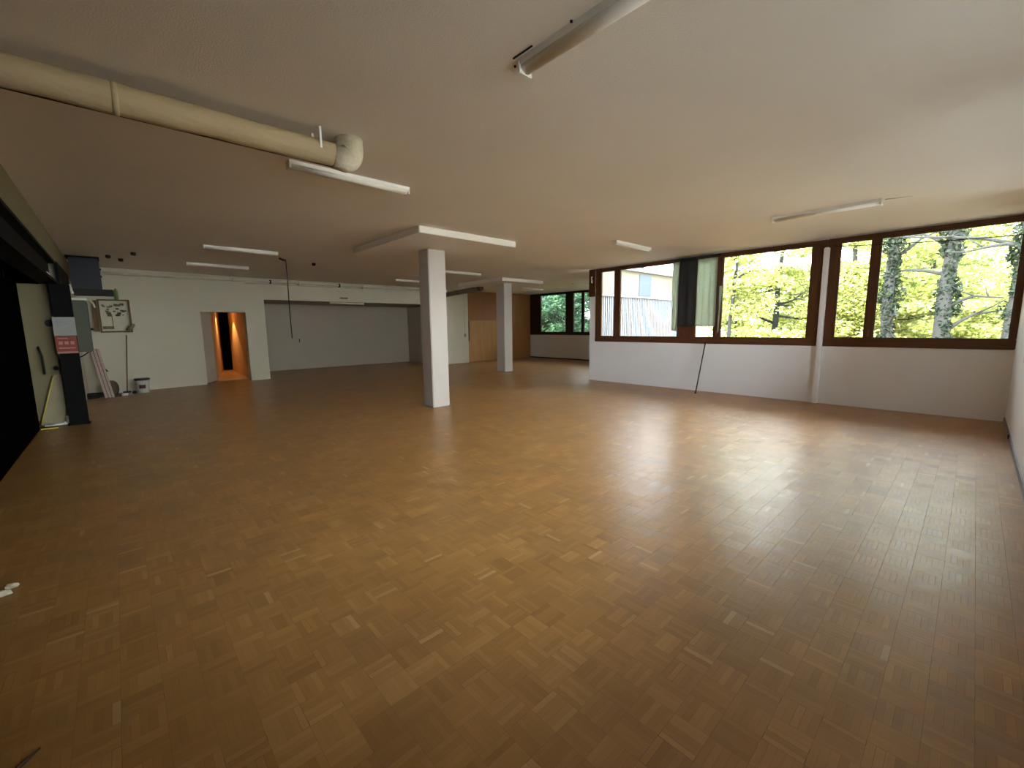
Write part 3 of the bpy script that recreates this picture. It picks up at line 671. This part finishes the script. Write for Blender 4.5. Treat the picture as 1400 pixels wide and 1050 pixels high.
# plaster crumbs near the left edge
def crumb(loc, s, label, seed):
    bm = bmesh.new(); bmesh.ops.create_icosphere(bm, subdivisions=2, radius=1.0); rnd = random.Random(seed)
    for v in bm.verts: v.co = Vector((v.co.x*s[0], v.co.y*s[1], max(v.co.z*s[2], -s[2]*0.6)))*rnd.uniform(0.8, 1.2)
    zmin = min(v.co.z for v in bm.verts)
    for v in bm.verts: v.co += Vector((loc[0], loc[1], -zmin))
    tag(obj('plaster_crumb', bm, PLAST), label, 'debris', 'crumbs at the left edge')
crumb((-0.60, 3.74, 0), (0.030, 0.018, 0.016), 'small pale plaster crumb by the left edge, the farther of two', 1)
crumb((-0.64, 3.66, 0), (0.055, 0.022, 0.018), 'larger pale plaster crumb by the left edge, the nearer of two', 2)
tag(obj('wood_splinter', T([(-0.41, 2.10, 0.004), (-0.385, 2.13, 0.005), (-0.35, 2.17, 0.004)], [0.008, 0.009, 0.003], 6), RUSTR), 'dark curved splinter on the floor at the lower left corner', 'splinter')

# ------------------------------------------------------------------ lamp in the passage
t = thing('passage_lamp', 'warm ceiling lamp lighting the wood-lined passage', 'lamp', (2.72, 17.6, 2.25))
obj('lamp_base', T([(2.72, 17.6, 2.25), (2.72, 17.6, 2.215)], 0.06, 20), WHITEM, t)
bulbm = bpy.data.materials.new('warm_bulb'); bulbm.use_nodes = True
bb = bulbm.node_tree.nodes['Principled BSDF']; bb.inputs['Emission Color'].default_value = (1.0, 0.62, 0.28, 1); bb.inputs['Emission Strength'].default_value = 3
obj('bulb', T([(2.72, 17.6, 2.215), (2.72, 17.6, 2.18), (2.72, 17.6, 2.14), (2.72, 17.6, 2.11)], [0.02, 0.035, 0.035, 0.01], 16), bulbm, t)
ld = bpy.data.lights.new('passage_light', 'SPOT'); ld.energy = 18; ld.color = (1.0, 0.60, 0.26); ld.shadow_soft_size = 0.03; ld.spot_size = math.radians(88); ld.spot_blend = 0.15
lo_ = bpy.data.objects.new('passage_light', ld); COL.objects.link(lo_); lo_.location = (2.72, 17.6, 2.08)
lo_.rotation_euler = Vector((0.0, -0.15, -1)).to_track_quat('-Z', 'Y').to_euler()

# ------------------------------------------------------------------ outside
struct('ground_bounce_front', B((-20, -30, -0.35, 9.84, -0.77, -0.15)), mat('bounce_yard', (0.11, 0.105, 0.095), 0.95, noise=0.5, nscale=5))  # unseen yard, added to bounce daylight up through the fill windows
struct('ground_outside', B((9.85, -30, -0.35, 70, 7.3, -0.15), (15.06, 7.3, -0.35, 70, 60, -0.15)), GRASS)
# extension's outer face: ribbed cladding, fascia band, roof edge
bm = bmesh.new(); x = 9.86
while x < 14.95:
    box(bm, x, 7.345, 0.0, x+0.05, 7.40, 2.32); box(bm, x+0.05, 7.345, 0.0, x+0.10, 7.375, 2.32) ; x += 0.10
# outer face must look toward the garden (-y)
bmesh.ops.transform(bm, matrix=Matrix.Translation((0, 0, 0)), verts=bm.verts)
for v in bm.verts: v.co.y = 7.218 - (v.co.y - 7.345)
t = thing('extension_facade', 'white ribbed outer wall of the neighbouring wing seen through the window', 'facade', (12.4, 7.2, 0))
obj('ribbed_cladding', bm, CLAD, t)
obj('drip_ledge', B((9.86, 7.10, 2.32, 15.04, 7.218, 2.36)), ROOFM, t)
obj('fascia', B((9.86, 7.17, 2.36, 15.04, 7.218, 3.1)), FASC, t)
obj('blue_panel', B((12.0, 7.15, 2.38, 12.7, 7.17, 3.05)), FASCB, t)
obj('roof_edge', B((9.86, 7.05, 3.1, 15.04, 7.215, 3.2)), ROOFM, t)

def leaves(name, centres, radii, counts, size, m, parent, flat=0.5, seed=1, droop=0.0):
    """leaf quads scattered in ellipsoid clumps"""
    rng = np.random.default_rng(seed); V = []; Fc = []
    allp = []
    for (c, r, n) in zip(centres, radii, counts):
        p = rng.normal(size=(n, 3)); p /= np.linalg.norm(p, axis=1)[:, None]; p *= (rng.random((n, 1))**0.45)
        allp.append(np.array(c) + p*np.array(r))
    P = np.concatenate(allp); n = len(P)
    a = rng.normal(size=(n, 3)); a[:, 2] *= flat; a /= np.linalg.norm(a, axis=1)[:, None]
    b_ = rng.normal(size=(n, 3)); b_ = np.cross(a, b_); b_ /= np.linalg.norm(b_, axis=1)[:, None]
    s = size*rng.uniform(0.6, 1.35, (n, 1))
    q = np.stack([P - a*s, P - b_*s*0.5, P + a*s, P + b_*s*0.5], 1).reshape(-1, 3)
    me = bpy.data.meshes.new(name)
    me.vertices.add(4*n); me.vertices.foreach_set('co', q.ravel())
    me.loops.add(4*n); me.loops.foreach_set('vertex_index', np.arange(4*n))
    me.polygons.add(n); me.polygons.foreach_set('loop_start', np.arange(0, 4*n, 4)); me.polygons.foreach_set('loop_total', np.full(n, 4))
    me.update(); me.validate(); me.materials.append(m)
    o = bpy.data.objects.new(name, me); COL.objects.link(o)
    if parent is not None:
        o.parent = parent; o.matrix_parent_inverse = parent.matrix_world.inverted()
    return o
def tree(x, y, h, r, m, label, group, seed, trunk=0.14, ivy=False, n=9000, size=0.09, crown=(2.2, 2.0), zlow=0.2, nclump=26, back=0.0):
    rnd = random.Random(seed)
    t = thing('tree', label, 'tree', (x, y, -0.15), group)
    lean = (rnd.uniform(-0.15, 0.15), rnd.uniform(-0.25, 0.25))
    pts = [(x + lean[0]*k/6, y + lean[1]*k/6 + 0.05*math.sin(k*1.3+seed), -0.15 + h*k/6) for k in range(7)]
    obj('trunk', T(pts, [trunk*(1-0.09*k) for k in range(7)], 12), BARK, t)
    bm = bmesh.new()
    for k in range(4 if ivy else 9):
        a = rnd.uniform(0, 2*PI); z = rnd.uniform(1.2, h*0.9); L = rnd.uniform(1.0, r*1.1)
        p0 = Vector((x + lean[0]*z/h, y + lean[1]*z/h, z)); d = Vector((math.cos(a)*0.5, math.sin(a), rnd.uniform(-0.05, 0.45)))
        ps = [p0 + d*L*s + Vector((0, 0, 0.10*math.sin(5*s+seed)+0.1*s)) for s in (0, 0.25, 0.5, 0.75, 1)]
        tube(bm, ps, [0.05, 0.04, 0.03, 0.02, 0.01], 6)
        for s in (2, 3):
            d2 = Vector((rnd.uniform(-.3, .3), rnd.uniform(-1, 1), rnd.uniform(-.1, .5)))
            tube(bm, [ps[s], ps[s]+d2*0.3, ps[s]+d2*0.6+Vector((0, 0, .05))], [0.022, 0.014, 0.006], 5)
    obj('branches', bm, BARK, t)
    cs, rs, ns = [], [], []
    for k in range(nclump):
        a = rnd.uniform(0, 2*PI); q = rnd.random()**0.5*r
        z = rnd.uniform(zlow, h)
        cs.append((x + back + math.cos(a)*q*0.8, y + math.sin(a)*q, z)); rs.append((rnd.uniform(.5, .9), rnd.uniform(.6, 1.2), rnd.uniform(.18, .42))); ns.append(n//nclump)
    leaves('foliage', cs, rs, ns, size, m, t, 0.35, seed)
    if ivy:
        cs = [(x + lean[0]*k/14, y + lean[1]*k/14, 0.1 + h*0.95*k/14) for k in range(15)]
        leaves('ivy', cs, [(0.22, 0.22 + 0.10*math.sin(k*1.9+seed), 0.32) for k in range(15)], [330]*15, 0.055, LEAF_I, t, 0.9, seed+50)
    return t
G1 = 'yellow-leaved trees outside the long windows'
trees = [(15.0, 1.58, 6.2, 0.15, True, 'ivy-clad tree trunk behind the left part of the right window'),
         (14.6, 0.50, 6.4, 0.17, True, 'ivy-clad dark tree trunk in the middle of the right window'),
         (14.4, -0.62, 6.0, 0.19, True, 'ivy-clad trunk at the right edge of the right window'),
         (19.5, 3.0, 5.2, 0.12, False, 'yellow tree behind the right part of the long window'),
         (18.0, 5.2, 5.0, 0.12, False, 'yellow-green tree behind the wide pane beside the grey-green curtain'),
         (21.5, 1.2, 5.4, 0.12, False, 'yellow tree filling the gap between the ivy-clad trunks'),
         (21.5, -2.2, 5.4, 0.12, False, 'yellow tree farthest to the right behind the ivy-clad trunks')]
for i, (x, y, h, tk, iv, lab) in enumerate(trees):
    tree(x, y, h, 2.6, LEAF_Y, lab, G1, 11+i, tk, iv, n=(9000 if iv else 30000), zlow=(0.0 if not iv else 0.3), nclump=(20 if iv else 46), size=0.062, back=(3.4 if iv else 0))
# small tree by the wing's facade
tree(15.9, 5.9, 5.4, 0.9, LEAF_Y, 'thin-crowned tree standing against the end of the white wing', G1, 31, 0.07, False, n=2600, zlow=2.2, nclump=14, size=0.07)
# hedge farther out closes the view
hd = thing('hedge', 'tall yellow-green hedge beyond the trees', 'hedge', (25, 2, -0.15))
rng = random.Random(5); cs, rs, ns = [], [], []
for k in range(110):
    cs.append((25 + rng.uniform(-0.8, 0.8), rng.uniform(-7, 9.8), rng.uniform(-0.1, 4.0))); rs.append((.8, 1.3, .5)); ns.append(420)
leaves('foliage', cs, rs, ns, 0.12, LEAF_Y, hd, 0.5, 77)
bm = bmesh.new()
for k in range(12): tube(bm, [(25, -6.5+1.4*k, -0.15), (25.1, -6.4+1.4*k, 2.0), (25, -6.3+1.4*k, 3.6)], [0.08, 0.06, 0.03], 8)
obj('stems', bm, BARK, hd)
dh = thing('hedge', 'dark green hedge far behind the shrubs of the far window', 'hedge', (24, 19, -0.15))
cs, rs, ns = [], [], []
for k in range(70):
    cs.append((24 + rng.uniform(-0.8, 0.8), rng.uniform(13.2, 26), rng.uniform(-0.1, 4.6))); rs.append((.8, 1.4, .6)); ns.append(420)
leaves('foliage', cs, rs, ns, 0.12, LEAF_G, dh, 0.6, 78)
bm = bmesh.new()
for k in range(10): tube(bm, [(24, 13.2+1.4*k, -0.15), (24.1, 13.3+1.4*k, 2.0), (24, 13.4+1.4*k, 3.8)], [0.08, 0.06, 0.03], 8)
obj('stems', bm, BARK, dh)
G2 = 'dark green shrubs outside the far window'
for i, (x, y, lab) in enumerate(((18.2, 15.2, 'dark green shrub filling the left pane of the far window'),
                                 (18.5, 12.2, 'olive shrub behind the narrow middle panes of the far window'),
                                 (19.2, 18.2, 'bluish green shrub deepest behind the far window'))):
    tree(x, y, 4.6, 1.9, LEAF_G, lab, G2, 61+i, 0.10, False, n=9000, zlow=0.0, nclump=34, size=0.10)
